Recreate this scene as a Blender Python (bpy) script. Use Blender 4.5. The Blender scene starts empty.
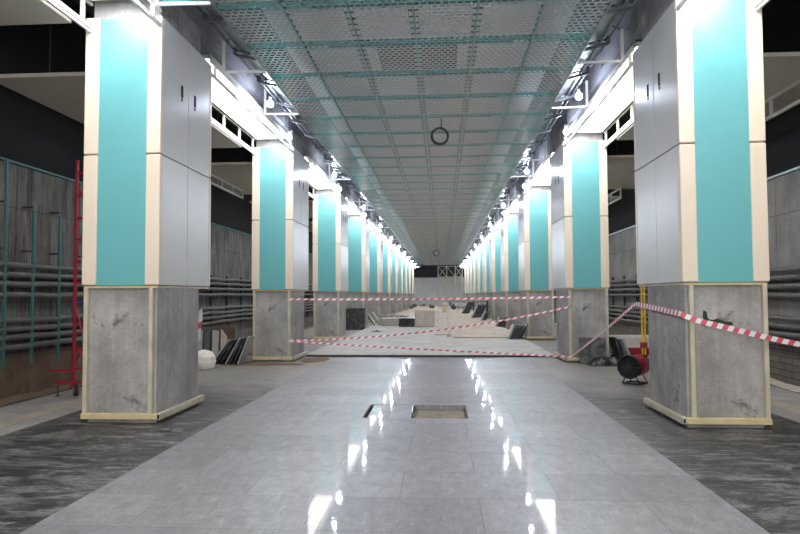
import bpy, bmesh, math, random
from mathutils import Vector, Matrix
random.seed(7)
S = 1.15                                   # metres per modelling unit
sc = bpy.context.scene
COL = sc.collection
PI = math.pi
EYE = 1.3148

# ------------------------------------------------------------------ materials
def new_mat(name):
    m = bpy.data.materials.new(name); m.use_nodes = True
    nt = m.node_tree; b = nt.nodes['Principled BSDF']
    return m, nt, b
def N(nt, typ, **kw):
    n = nt.nodes.new(typ)
    for k, v in kw.items():
        if k in n.inputs: n.inputs[k].default_value = v
        else: setattr(n, k, v)
    return n
def coords(nt, scale=(1, 1, 1)):
    tc = N(nt, 'ShaderNodeTexCoord'); mp = N(nt, 'ShaderNodeMapping'); mp.inputs['Scale'].default_value = scale
    nt.links.new(tc.outputs['Object'], mp.inputs['Vector']); return mp.outputs['Vector']
def noise(nt, vec, scale, detail=4, rough=.55, dist=0):
    n = N(nt, 'ShaderNodeTexNoise'); n.inputs['Scale'].default_value = scale; n.inputs['Detail'].default_value = detail
    n.inputs['Roughness'].default_value = rough; n.inputs['Distortion'].default_value = dist
    nt.links.new(vec, n.inputs['Vector']); return n.outputs['Fac']
def ramp(nt, fac, stops):
    r = N(nt, 'ShaderNodeValToRGB'); e = r.color_ramp.elements
    while len(e) < len(stops): e.new(.5)
    for i, (p, c) in enumerate(stops):
        e[i].position = p; e[i].color = (c, c, c, 1) if not isinstance(c, tuple) else (*c, 1)
    nt.links.new(fac, r.inputs['Fac']); return r.outputs['Color']
def mix(nt, fac, a, b, mode='MIX'):
    m = N(nt, 'ShaderNodeMix', data_type='RGBA', blend_type=mode)
    for sock, v in ((m.inputs[0], fac), (m.inputs[6], a), (m.inputs[7], b)):
        if hasattr(v, 'type') and hasattr(v, 'node'): nt.links.new(v, sock)
        else: sock.default_value = v if not isinstance(v, tuple) else (*v, 1)[:4]
    return m.outputs[2]
def bump(nt, b, fac, strength=.2, dist=.01):
    n = N(nt, 'ShaderNodeBump'); n.inputs['Strength'].default_value = strength; n.inputs['Distance'].default_value = dist
    nt.links.new(fac, n.inputs['Height']); nt.links.new(n.outputs['Normal'], b.inputs['Normal'])
def plain(name, col, rough=.5, metal=0, var=.12, scale=6, bumpy=0):
    m, nt, b = new_mat(name)
    v = coords(nt); f = noise(nt, v, scale, 5)
    lo = tuple(c * (1 - var) for c in col); hi = tuple(min(1, c * (1 + var)) for c in col)
    nt.links.new(ramp(nt, f, [(.3, lo), (.7, hi)]), b.inputs['Base Color'])
    b.inputs['Roughness'].default_value = rough; b.inputs['Metallic'].default_value = metal
    if bumpy: bump(nt, b, noise(nt, v, scale * 5, 6), bumpy)
    return m
def emit(name, col, strength):
    m, nt, b = new_mat(name)
    b.inputs['Base Color'].default_value = (.8, .8, .8, 1)
    b.inputs['Emission Color'].default_value = (*col, 1); b.inputs['Emission Strength'].default_value = strength
    return m

def concrete(name, lo, hi, streak=1.0, dark=None, seams=None, rough=.85):
    m, nt, b = new_mat(name)
    v = coords(nt); vs = coords(nt, (5, 5, .35))
    f1 = noise(nt, v, 1.6, 8, .65); f2 = noise(nt, vs, 2.2, 6, .6, .6); f3 = noise(nt, v, 30, 4)
    c = ramp(nt, f1, [(.3, lo), (.72, hi)])
    c = mix(nt, .55 * streak, c, ramp(nt, f2, [(.36, .22), (.5, .7), (.68, 1.1)] if streak > 1.5 else [(.3, .5), (.55, .85), (.75, 1.0)]), 'MULTIPLY')
    c = mix(nt, .35, c, ramp(nt, f3, [(.3, .55), (.6, 1.0)]), 'MULTIPLY')
    if dark:
        f4 = noise(nt, v, 3.3, 7, .7, .4)
        c = mix(nt, ramp(nt, f4, [(.60, 0.0), (.70, .75)]), c, dark)
    if seams:                                # formwork seams: (across Y, up Z) spacing, on a wall parallel to the track
        tc = N(nt, 'ShaderNodeTexCoord'); sp = N(nt, 'ShaderNodeSeparateXYZ'); nt.links.new(tc.outputs['Object'], sp.inputs[0])
        cb = N(nt, 'ShaderNodeCombineXYZ'); nt.links.new(sp.outputs['Y'], cb.inputs['X']); nt.links.new(sp.outputs['Z'], cb.inputs['Y'])
        br = N(nt, 'ShaderNodeTexBrick', offset=0.0)
        br.inputs['Scale'].default_value = 1; br.inputs['Brick Width'].default_value = seams[0]; br.inputs['Row Height'].default_value = seams[1]
        br.inputs['Mortar Size'].default_value = .012; br.inputs['Mortar Smooth'].default_value = .3
        br.inputs['Color1'].default_value = (1, 1, 1, 1); br.inputs['Color2'].default_value = (.84, .84, .84, 1); br.inputs['Mortar'].default_value = (.42, .4, .38, 1)
        nt.links.new(cb.outputs[0], br.inputs['Vector'])
        c = mix(nt, .8, c, br.outputs['Color'], 'MULTIPLY')
    nt.links.new(c, b.inputs['Base Color']); b.inputs['Roughness'].default_value = rough
    bump(nt, b, f1, .25, .02)
    return m

def granite_floor():
    m, nt, b = new_mat('polished_granite')
    v = coords(nt)
    sp = noise(nt, v, 120, 3, .7); big = noise(nt, v, .8, 6, .6, 1.2); st = noise(nt, coords(nt, (.9, 4.5, 1)), 2.2, 8, .7, 1.5)
    c = ramp(nt, sp, [(.34, (.10, .098, .10)), (.5, (.28, .275, .285)), (.66, (.50, .49, .50))])
    c = mix(nt, ramp(nt, big, [(.35, 0.0), (.7, .45)]), c, (.34, .335, .335))
    c = mix(nt, ramp(nt, st, [(.50, 0.0), (.74, .35)]), c, (.46, .455, .46))
    rot = N(nt, 'ShaderNodeMapping'); rot.inputs['Rotation'].default_value = (0, 0, .7); rot.inputs['Scale'].default_value = (4.5, .6, 1)
    nt.links.new(v, rot.inputs['Vector']); scr = noise(nt, rot.outputs['Vector'], 4.0, 9, .75, 2.2)
    c = mix(nt, ramp(nt, scr, [(.55, 0.0), (.70, .6)]), c, (.56, .55, .57))
    fine = noise(nt, coords(nt, (1.0, .55, 1)), 9, 10, .8, .5); c = mix(nt, .6, c, ramp(nt, fine, [(.34, (.55, .535, .56)), (.66, (1.32, 1.28, 1.34))]), 'MULTIPLY')
    br = N(nt, 'ShaderNodeTexBrick', offset=.5); br.inputs['Scale'].default_value = 1; br.inputs['Brick Width'].default_value = 1.18
    br.inputs['Row Height'].default_value = .69; br.inputs['Mortar Size'].default_value = .004; br.inputs['Mortar Smooth'].default_value = .2
    br.inputs['Color1'].default_value = (1, 1, 1, 1); br.inputs['Color2'].default_value = (.74, .74, .75, 1); br.inputs['Mortar'].default_value = (.45, .45, .45, 1)
    nt.links.new(v, br.inputs['Vector'])
    c = mix(nt, .9, c, br.outputs['Color'], 'MULTIPLY')
    nt.links.new(c, b.inputs['Base Color'])
    b.inputs['Roughness'].default_value = .42; b.inputs['Specular IOR Level'].default_value = .45
    b.inputs['Coat Weight'].default_value = .35; b.inputs['Coat IOR'].default_value = 1.4
    nt.links.new(ramp(nt, st, [(.40, .02), (.75, .09)]), b.inputs['Coat Roughness'])
    return m
def dusty_dark_floor():
    m, nt, b = new_mat('dusty_dark_stone')
    v = coords(nt)
    a = noise(nt, coords(nt, (1.0, 2.2, 1)), 2.6, 12, .80, .9); d = noise(nt, v, 60, 3, .7); g = noise(nt, v, .7, 5, .6, .8)
    c = ramp(nt, a, [(.38, (.016, .016, .017)), (.49, (.045, .043, .042)), (.56, (.17, .165, .16)), (.68, (.34, .33, .32))])
    c = mix(nt, .5, c, ramp(nt, d, [(.3, .5), (.65, 1.0)]), 'MULTIPLY')
    rot = N(nt, 'ShaderNodeMapping'); rot.inputs['Rotation'].default_value = (0, 0, -.5); rot.inputs['Scale'].default_value = (.5, 5, 1)
    nt.links.new(v, rot.inputs['Vector']); scr = noise(nt, rot.outputs['Vector'], 3.0, 11, .8, 1.6)
    c = mix(nt, ramp(nt, scr, [(.53, 0.0), (.64, .65)]), c, (.40, .39, .38))
    # trodden clay dust lies thicker towards the unfinished end of the hall
    tc = N(nt, 'ShaderNodeTexCoord'); sp = N(nt, 'ShaderNodeSeparateXYZ'); nt.links.new(tc.outputs['Object'], sp.inputs[0])
    mr = N(nt, 'ShaderNodeMapRange'); mr.inputs['From Min'].default_value = 8.5; mr.inputs['From Max'].default_value = 13.5
    nt.links.new(sp.outputs['Y'], mr.inputs['Value'])
    ad = N(nt, 'ShaderNodeMath', operation='ADD'); nt.links.new(mr.outputs[0], ad.inputs[0]); nt.links.new(g, ad.inputs[1])
    c = mix(nt, ramp(nt, ad.outputs[0], [(.62, 0.0), (1.0, .85)]), c, mix(nt, d, (.22, .205, .19), (.38, .355, .335)))
    br = N(nt, 'ShaderNodeTexBrick', offset=0); br.inputs['Scale'].default_value = 1; br.inputs['Brick Width'].default_value = .69
    br.inputs['Row Height'].default_value = 1.18; br.inputs['Mortar Size'].default_value = .006
    br.inputs['Color1'].default_value = (1, 1, 1, 1); br.inputs['Color2'].default_value = (.8, .8, .8, 1); br.inputs['Mortar'].default_value = (.6, .6, .6, 1)
    nt.links.new(v, br.inputs['Vector']); c = mix(nt, .6, c, br.outputs['Color'], 'MULTIPLY')
    nt.links.new(c, b.inputs['Base Color']); nt.links.new(ramp(nt, a, [(.4, .38), (.7, .75)]), b.inputs['Roughness'])
    bump(nt, b, a, .3, .01)
    return m
def ground(name, lo, hi, sc1=2.5):
    m, nt, b = new_mat(name)
    v = coords(nt); a = noise(nt, v, sc1, 9, .7, .6); d = noise(nt, v, 45, 3)
    c = ramp(nt, a, [(.3, lo), (.7, hi)]); c = mix(nt, .4, c, ramp(nt, d, [(.3, .55), (.65, 1.0)]), 'MULTIPLY')
    nt.links.new(c, b.inputs['Base Color']); b.inputs['Roughness'].default_value = .95; bump(nt, b, a, .6, .03)
    return m

def brick_band():
    m, nt, b = new_mat('brown_blocks')
    tc = N(nt, 'ShaderNodeTexCoord'); sp = N(nt, 'ShaderNodeSeparateXYZ'); nt.links.new(tc.outputs['Object'], sp.inputs[0])
    cb = N(nt, 'ShaderNodeCombineXYZ'); nt.links.new(sp.outputs['Y'], cb.inputs['X']); nt.links.new(sp.outputs['Z'], cb.inputs['Y'])
    br = N(nt, 'ShaderNodeTexBrick', offset=.5); br.inputs['Scale'].default_value = 1; br.inputs['Brick Width'].default_value = .42
    br.inputs['Row Height'].default_value = .11; br.inputs['Mortar Size'].default_value = .008
    br.inputs['Color1'].default_value = (.17, .14, .12, 1); br.inputs['Color2'].default_value = (.12, .10, .085, 1); br.inputs['Mortar'].default_value = (.04, .035, .03, 1)
    nt.links.new(cb.outputs[0], br.inputs['Vector'])
    c = mix(nt, .5, br.outputs['Color'], ramp(nt, noise(nt, coords(nt), 3, 6), [(.3, .5), (.7, 1.0)]), 'MULTIPLY')
    nt.links.new(c, b.inputs['Base Color']); b.inputs['Roughness'].default_value = .9
    return m
def speckled(name, base, spot, rough=.35, th=.5):
    m, nt, b = new_mat(name)
    v = coords(nt); f = noise(nt, v, 70, 3, .8); g = noise(nt, v, 3, 6, .7, 1.2)
    c = ramp(nt, f, [(.5, base), (.68, spot)])
    c = mix(nt, ramp(nt, g, [(th, 0.0), (th + .12, .75)]), c, tuple(min(1, x * 3 + .1) for x in base))
    nt.links.new(c, b.inputs['Base Color']); b.inputs['Roughness'].default_value = rough
    return m

def pan_metal():                             # grey enamelled pans carried on teal joint flanges
    m, nt, b = new_mat('perforated_metal')
    tc = N(nt, 'ShaderNodeTexCoord'); sp = N(nt, 'ShaderNodeSeparateXYZ'); nt.links.new(tc.outputs['Object'], sp.inputs[0])
    dv = N(nt, 'ShaderNodeMath', operation='DIVIDE'); nt.links.new(sp.outputs['Y'], dv.inputs[0]); dv.inputs[1].default_value = 1.078 * S
    fr = N(nt, 'ShaderNodeMath', operation='FRACT'); nt.links.new(dv.outputs[0], fr.inputs[0])
    pp = N(nt, 'ShaderNodeMath', operation='PINGPONG'); nt.links.new(dv.outputs[0], pp.inputs[0]); pp.inputs[1].default_value = .5
    k = ramp(nt, pp.outputs[0], [(.085, 1.0), (.105, 0.0)])
    nt.links.new(mix(nt, k, (.60, .65, .66), (.24, .50, .51)), b.inputs['Base Color'])
    b.inputs['Roughness'].default_value = .24; b.inputs['Metallic'].default_value = .3
    return m
M = {}
M['granite'] = granite_floor()
M['darkfloor'] = dusty_dark_floor()
M['slab'] = ground('light_stone_slab', (.38, .368, .355), (.60, .585, .565), 1.6)
M['slab_edge'] = plain('rough_slab_edge', (.05, .045, .04), .95)
M['dirt'] = ground('sandy_dirt', (.36, .29, .235), (.68, .60, .52))
M['mud'] = ground('brown_clay', (.12, .075, .045), (.24, .16, .10), 5)
M['sand'] = ground('sand_bed', (.20, .165, .125), (.36, .31, .25), 9)
M['tan'] = ground('tan_strip', (.33, .27, .21), (.44, .37, .30), 4)
M['screed'] = ground('grey_screed', (.24, .23, .22), (.38, .365, .35), 2)
M['conc'] = concrete('column_concrete', (.25, .24, .23), (.54, .52, .50), .75, (.045, .045, .048))
M['conc_wall'] = concrete('wall_concrete_left', (.12, .113, .105), (.26, .25, .235), 1.7, (.05, .048, .046), (1.9, 1.42))
M['conc_wall_r'] = concrete('wall_concrete_right', (.19, .18, .17), (.34, .325, .31), .7, None, (1.9, 1.42))
M['conc_beam'] = concrete('beam_concrete', (.22, .22, .24), (.36, .36, .39), .4)
M['conc_end'] = concrete('end_wall_concrete', (.72, .72, .73), (.88, .88, .88), .25)
M['black'] = plain('black_membrane', (.010, .010, .010), .9)
M['void'] = plain('dark_concrete_void', (.07, .07, .075), .95)
M['teal'] = plain('teal_glass_panel', (.15, .45, .47), .30, 0, .03, 1)
M['cream'] = plain('cream_enamel', (.80, .69, .56), .38, 0, .03, 2)
M['tube'] = plain('cream_steel_tube', (.55, .50, .38), .45, 0, .12, 5)
M['tube_y'] = plain('yellowish_primed_tube', (.62, .52, .30), .5, 0, .15, 5)
M['greypanel'] = plain('grey_metal_panel', (.72, .71, .68), .30, .05, .03, 1.5)
M['slot'] = plain('black_slot', (.005, .005, .005), .8)
M['white'] = plain('white_painted_steel', (.66, .64, .59), .4, 0, .05, 4)
M['soffit'] = plain('beige_soffit_board', (.60, .55, .48), .7, 0, .06, 1.2)
M['cove'] = emit('lit_diffuser', (1.0, .975, .93), 4.6)
M['bulb'] = emit('led_bulb', (.74, .81, 1.0), 185.0)
M['perf'] = pan_metal()
M['rib'] = plain('teal_grey_rib', (.20, .34, .33), .4, .5, .05, 3)
M['pad'] = plain('grey_acoustic_pad', (.54, .58, .59), .8, 0, .10, 2)
M['galv'] = plain('galvanised_steel', (.42, .45, .46), .35, .8, .15, 8)
M['darksteel'] = plain('dark_steel', (.07, .075, .085), .5, .5)
M['tealpaint'] = plain('teal_painted_post', (.03, .13, .12), .5)
M['pipe'] = plain('grey_cable_sleeve', (.10, .098, .095), .6, 0, .2, 9)
M['red'] = plain('red_paint', (.30, .012, .03), .4)
M['tapered'] = plain('tape_red', (.66, .10, .15), .35, 0, .05)
M['tapewhite'] = plain('tape_white', (.82, .79, .79), .35, 0, .04)
M['yellow'] = plain('yellow_paint', (.75, .48, .03), .4)
M['rubber'] = plain('black_rubber', (.02, .02, .02), .7)
M['rim'] = plain('grey_wheel_rim', (.35, .35, .34), .5, .4)
M['darkslab'] = speckled('dark_granite_slab', (.022, .023, .025), (.16, .16, .165))
M['stained'] = speckled('stained_granite_slab', (.022, .023, .025), (.16, .16, .165), .4, .40)
M['greyslab'] = plain('grey_stone_slab', (.36, .365, .37), .45, 0, .12, 12)
M['whitebag'] = plain('white_sack', (.72, .69, .66), .8, 0, .1, 10, .4)
M['blackbag'] = plain('black_plastic_sheet', (.012, .012, .013), .35, 0, .3, 10, .4)
M['blue'] = plain('blue_paint', (.02, .06, .3), .4)
M['board'] = ground('brown_clay_board', (.09, .055, .038), (.19, .125, .085), 3)
M['brick'] = brick_band()
M['green'] = plain('green_spray', (.012, .05, .02), .7)
M['plinth'] = ground('pale_block', (.42, .37, .31), (.58, .53, .46), 5)
M['tarp'] = plain('pale_tarpaulin', (.75, .76, .70), .7, 0, .06, 2)

# ------------------------------------------------------------------ mesh builder
class MB:
    def __init__(s): s.bm = bmesh.new(); s.mi = 0; s.mats = []
    def box(s, x0, x1, y0, y1, z0, z1, bev=0, mat=None, seg=2):
        vs = [s.bm.verts.new((x, y, z)) for x in (x0, x1) for y in (y0, y1) for z in (z0, z1)]
        idx = ((0, 1, 3, 2), (4, 6, 7, 5), (0, 4, 5, 1), (2, 3, 7, 6), (0, 2, 6, 4), (1, 5, 7, 3))
        fs = [s.bm.faces.new([vs[i] for i in q]) for q in idx]
        if mat is not None:
            for f in fs: f.material_index = mat
        if bev:
            es = list({e for f in fs for e in f.edges})
            bmesh.ops.bevel(s.bm, geom=es, offset=bev, segments=seg, affect='EDGES', clamp_overlap=True, profile=.5)
            return None
        return vs
    def obox(s, c, size, rot=None, bev=0):
        n0 = len(s.bm.verts); x, y, z = (q / 2 for q in size)
        s.box(-x, x, -y, y, -z, z, bev)
        s.bm.verts.ensure_lookup_table(); m = (rot or Matrix.Identity(3))
        for v in s.bm.verts[n0:] if not bev else list(s.bm.verts)[n0:]: v.co = m @ v.co + Vector(c)
    def tube(s, pts, r, n=8, closed=False, mat=None):
        pts = [Vector(p) for p in pts]; rings = []
        L = len(pts)
        for i, p in enumerate(pts):
            if closed: d = pts[(i + 1) % L] - pts[i - 1]
            else: d = pts[min(i + 1, L - 1)] - pts[max(i - 1, 0)]
            d.normalize(); up = Vector((0, 0, 1)) if abs(d.z) < .95 else Vector((0, 1, 0))
            a = d.cross(up).normalized(); b = d.cross(a)
            rr = r[i] if isinstance(r, (list, tuple)) else r
            rings.append([s.bm.verts.new(p + a * math.cos(2 * PI * k / n) * rr + b * math.sin(2 * PI * k / n) * rr) for k in range(n)])
        for i in range(L if closed else L - 1):
            A, B = rings[i], rings[(i + 1) % L]
            for k in range(n):
                f = s.bm.faces.new((A[k], A[(k + 1) % n], B[(k + 1) % n], B[k]))
                if mat is not None: f.material_index = mat
        if not closed:
            for f in (s.bm.faces.new(rings[0]), s.bm.faces.new(rings[-1])):
                if mat is not None: f.material_index = mat
    def bar(s, a, b, w):                     # square bar
        a = Vector(a); b = Vector(b); d = (b - a); L = d.length; d.normalize()
        up = Vector((0, 0, 1)) if abs(d.z) < .95 else Vector((0, 1, 0))
        x = d.cross(up).normalized(); z = x.cross(d)
        R = Matrix((x, d, z)).transposed()
        s.obox((a + b) / 2, (w, L, w), R)
    def lathe(s, prof, c, axis=(0, 0, 1), n=20, mat=None):
        ax = Vector(axis).normalized(); up = Vector((0, 0, 1)) if abs(ax.z) < .95 else Vector((0, 1, 0))
        a = ax.cross(up).normalized(); b = ax.cross(a); c = Vector(c); rings = []
        for r, h in prof:
            rings.append([s.bm.verts.new(c + ax * h + (a * math.cos(2 * PI * k / n) + b * math.sin(2 * PI * k / n)) * max(r, 1e-4)) for k in range(n)])
        for A, B in zip(rings, rings[1:]):
            for k in range(n):
                f = s.bm.faces.new((A[k], A[(k + 1) % n], B[(k + 1) % n], B[k]))
                if mat is not None: f.material_index = mat
        s.bm.faces.new(rings[0]); s.bm.faces.new(rings[-1])
    def quad(s, pts, mat=None):
        f = s.bm.faces.new([s.bm.verts.new(p) for p in pts])
        if mat is not None: f.material_index = mat
        return f
    def build(s, name, mats, parent=None, smooth=False, off=(0, 0, 0), label=None):
        o_ = Vector(off)
        for v in s.bm.verts: v.co = (v.co - o_) * S
        bmesh.ops.recalc_face_normals(s.bm, faces=s.bm.faces)
        me = bpy.data.meshes.new(name); s.bm.to_mesh(me); s.bm.free()
        for m in (mats if isinstance(mats, (list, tuple)) else [mats]): me.materials.append(M[m])
        if smooth:
            for p in me.polygons: p.use_smooth = True
        o = bpy.data.objects.new(name, me); COL.objects.link(o)
        if parent: o.parent = parent
        if label: o['label'] = label
        return o
def tag(o, label, cat, group=None, kind=None):
    o['label'] = label; o['category'] = cat
    if group: o['group'] = group
    if kind: o['kind'] = kind
    return o
def empty(name, loc, rz=0):
    o = bpy.data.objects.new(name, None); COL.objects.link(o); o.location = Vector(loc) * S; o.rotation_euler = (0, 0, rz); o.empty_display_size = .1
    return o
def solo(mb, name, mats, loc, label, cat, group=None, smooth=False, kind=None):   # one-mesh thing with its origin at loc
    o = mb.build(name, mats, None, smooth, loc); o.location = Vector(loc) * S
    return tag(o, label, cat, group, kind)
def struct(mb, name, mats, kind='structure', parent=None):
    o = mb.build(name, mats, parent)
    if not parent: o['kind'] = kind
    return o
def children(o): return [c for c in list(bpy.data.objects) if c.parent == o]
def copy_tree(o, kids):
    c = o.copy(); COL.objects.link(c)
    for k, subs in kids:
        d = k.copy(); COL.objects.link(d); d.parent = c
        for q in subs:
            e = q.copy(); COL.objects.link(e); e.parent = d
    return c
ORD = ['first', 'second', 'third', 'fourth', 'fifth', 'sixth', 'seventh', 'eighth', 'ninth', 'tenth', 'eleventh', 'twelfth']

# ------------------------------------------------------------------ layout numbers (modelling units)
HALF = 2.645; CW = .417; CD = .745; Z1 = 6.467; PITCH = 6.0; NCOL = 11
FL = 2.0655; CEIL = 4.345; WALL = 5.29; END = 76.0
HB, HJ, HT = 1.425, 2.80, 4.27

# ------------------------------------------------------------------ setting: floors
b = MB()
ox0, ox1, oy0, oy1 = -.575, .555, 6.87, 7.70
for x0, x1, y0, y1 in ((-FL, ox0, -3, 13.5), (ox1, FL, -3, 13.5), (ox0, ox1, -3, oy0), (ox0, ox1, oy1, 13.5)):
    b.box(x0, x1, y0, y1, -.06, 0)
struct(b, 'floor', 'granite')
b = MB(); b.box(-6.2, 6.2, -3.2, END + .6, -.40, -.12); struct(b, 'subfloor', 'slab_edge')
b = MB(); b.box(-.045, ox1, oy0, oy1, -.09, -.062); b.box(ox0, -.045, oy0, oy1, -.09, -.062); struct(b, 'floor_recess_bed', 'sand')
b = MB()
for a in ((ox0, oy0, oy1), (-.055, oy0, oy1)): b.box(a[0], a[0] + .012, a[1], a[2], -.062, -.015)
struct(b, 'trim_1', 'slab_edge')
t = MB(); t.box(ox0 + .045, -.06, oy0 + .015, oy1 - .012, -.055, -.004, .004)
solo(t, 'floor_tile', 'granite', (-.3, 7.28, -.055), 'loose pale granite tile laid in the left half of the square floor opening', 'tile')
for sx, nm in ((-1, 'floor_left'), (1, 'floor_right')):
    def rng(a, c): return (a, c) if sx > 0 else (-c, -a)
    b = MB(); x0, x1 = rng(FL + .004, 3.87); b.box(x0, x1, -3, 13.9, -.06, -.002); struct(b, nm, 'darkfloor')
    b = MB(); x0, x1 = rng(2.62, 3.87); b.box(x0, x1, 13.9, END, -.06, 0); struct(b, nm, 'screed')
    b = MB(); x0, x1 = rng(3.872, 4.12); b.box(x0, x1, -3, END, -.06, .002); x0, x1 = rng(4.34, 4.92); b.box(x0, x1, -3, END, -.06, .002); struct(b, nm, 'screed')
    b = MB(); x0, x1 = rng(4.122, 4.338); b.box(x0, x1, -3, END, -.06, .004); struct(b, 'tactile_strip', 'tan')
    # uneven dirt along the foot of the wall
    b = MB(); x0, x1 = rng(4.921, WALL - .045); n = 160; rows = []
    for i in range(n + 1):
        y = -3 + (END + 3) * (i / n) ** 1.6
        rows.append([b.bm.verts.new((x0 + (x1 - x0) * k / 3, y, .004 + random.random() * .03)) for k in range(4)])
    for r0, r1 in zip(rows, rows[1:]):
        for k in range(3): b.bm.faces.new((r0[k], r0[k + 1], r1[k + 1], r1[k]))
    o = struct(b, 'dirt_strip', 'mud' if sx < 0 else 'dirt', 'stuff'); tag(o, 'loose clay lying along the foot of the %s concrete wall' % ('left' if sx < 0 else 'right'), 'dirt', kind='stuff')

# raised unfinished slab, path and dirt beyond
b = MB(); b.box(-2.60, 2.60, 13.56, 18.75, -.06, .05, .006); struct(b, 'raised_slab', 'slab')
b = MB(); b.box(-2.60, .42, 18.76, 29.0, -.06, .045, .006); struct(b, 'raised_slab', 'slab')
b = MB(); b.box(-2.60, 2.60, 13.502, 13.555, -.05, -.02); b.box(-2.6, 2.6, 13.545, 13.556, -.05, .035); struct(b, 'trim_2', 'slab_edge')
b = MB(); b.box(.60, 2.3, 18.752, 18.93, -.06, .056); struct(b, 'trim_3', 'slab_edge')  # dark raised strip, its colour standing in for the shaded gap behind the slab
b = MB()
y = 20.0
while y < 45:
    L = 2.2 + random.random() * .6
    b.box(.04 + random.uniform(-.03, .03), .56 + random.uniform(-.03, .03), y, y + L - .03, -.02, .07 + random.random() * .012, .008); y += L
struct(b, 'path', 'plinth')
b = MB(); nx, ny = 26, 150; rows = []
for j in range(ny + 1):
    y = 18.8 + (END - 18.8) * (j / ny) ** 1.5
    row = []
    for i in range(nx + 1):
        x = -2.62 + 5.24 * i / nx
        h = .01 + .03 * math.sin(x * 3.1 + y * .7) * math.sin(y * .9 + x) + random.uniform(-.012, .012)
        d = (x + 1.0) / 1.1; e = (y - 40) / 9
        h += .55 * math.exp(-d * d - e * e)                      # sand heap at the left
        d = (x - 2.2) / .5; e = (y - 30) / 12; h += .10 * math.exp(-d * d - e * e)
        if abs(x - .3) < .4 and y < 45: h = min(h, .02)
        if x < .45 and y < 29.2: h = -.02
        row.append(b.bm.verts.new((x, y, h)))
    rows.append(row)
for r0, r1 in zip(rows, rows[1:]):
    for k in range(nx): b.bm.faces.new((r0[k], r0[k + 1], r1[k + 1], r1[k]))
for f in b.bm.faces: f.smooth = True
struct(b, 'dirt_ground', 'dirt')
b = MB()                                                          # clay spread round the foot of the second left column
for (cx, cy, rx, ry) in ((-2.28, 12.85, .30, .6), (-3.2, 12.065, .9, .32)):
    c0 = b.bm.verts.new((cx, cy, .012)); ring = [b.bm.verts.new((cx + rx * math.cos(k / 24 * 2 * PI) * random.uniform(.75, 1.1), cy + ry * math.sin(k / 24 * 2 * PI) * random.uniform(.75, 1.1), .0005)) for k in range(24)]
    for k in range(24): b.bm.faces.new((c0, ring[k], ring[(k + 1) % 24]))
tag(struct(b, 'clay_dust', 'mud', 'stuff'), 'brown clay trodden around the foot of the second left column', 'clay', kind='stuff')

# ------------------------------------------------------------------ setting: walls, beams, roof
for sx, nm in ((-1, 'wall_left'), (1, 'wall_right')):
    b = MB(); x0, x1 = sorted((sx * WALL, sx * (WALL + .3))); b.box(x0, x1, -3, END, -.06, 3.04); struct(b, nm, 'conc_wall' if sx < 0 else 'conc_wall_r')
    b = MB(); x0, x1 = sorted((sx * (WALL + .31), sx * (WALL + .5))); b.box(x0, x1, -3, END, 2.95, 6.1); struct(b, nm, 'black')
    b = MB(); x0, x1 = sorted((sx * (WALL - .03), sx * (WALL + .02))); b.box(x0, x1, -3, END, 3.045, 3.075); struct(b, 'trim_%d' % (4 if sx < 0 else 5), 'tealpaint' if sx < 0 else 'galv')
    # long beam standing on the columns
    b = MB(); x0, x1 = sorted((sx * 2.74, sx * 3.42)); b.box(x0, x1, -3, END, 4.605, 6.055)
    for k in range(60):
        yy = -2 + k * 1.3; xx = sx * 2.735
        b.box(min(xx, xx - sx * .02), max(xx, xx - sx * .02), yy, yy + .03, 4.74, 4.78)
    struct(b, 'beam_%s' % ('left' if sx < 0 else 'right'), 'conc_beam')
b = MB(); b.box(-WALL - .02, -WALL + .05, 1, 10.4, 0.02, .56) ; 
for i in range(8): b.box(-WALL + .05, -WALL + .06, 1 + i * 1.18, 1.02 + i * 1.18, .04, .56)
struct(b, 'baseboard_left', 'board')
b = MB(); b.box(WALL - .04, WALL + .02, 1, 22, .02, .60); struct(b, 'baseboard_right', 'brick')
b = MB(); b.box(-5.8, 5.8, -3, END + .3, 6.06, 6.25); struct(b, 'roof_slab', 'void')
b = MB(); b.box(-5.6, 5.6, END, END + .3, -.06, 3.30); struct(b, 'wall_far', 'conc_end')
b = MB(); b.box(-5.6, 5.6, END + .31, END + .5, 3.2, 6.06); struct(b, 'wall_far', 'void')
b = MB(); b.box(-2.3, 2.7, END - .35, END - .01, -.02, 1.55, .02); struct(b, 'wall_footing', 'conc_end')

# ------------------------------------------------------------------ suspended ceiling: perforated metal pans
TW = 2 * 2.065 / 6; TL = 1.078; NR = 65; CY0 = 6.50 - 9 * TL
b = MB()
nrow = 14; pit = TL / nrow; sp = TW / 9
def strip(x0, x1, y0, y1): b.quad([(x0, y0, 0), (x1, y0, 0), (x1, y1, 0), (x0, y1, 0)])
for r in range(nrow):
    y0 = r * pit; strip(0, TW, y0, y0 + pit * .45)
    if r % 2 == 0: holes = [(i + .5) * sp for i in range(9)]
    else: holes = [(i + 1) * sp for i in range(8)]
    x = 0
    for h in holes:
        strip(x, h - sp * .34, y0 + pit * .45, y0 + pit); x = h + sp * .34
    strip(x, TW, y0 + pit * .45, y0 + pit)
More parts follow.
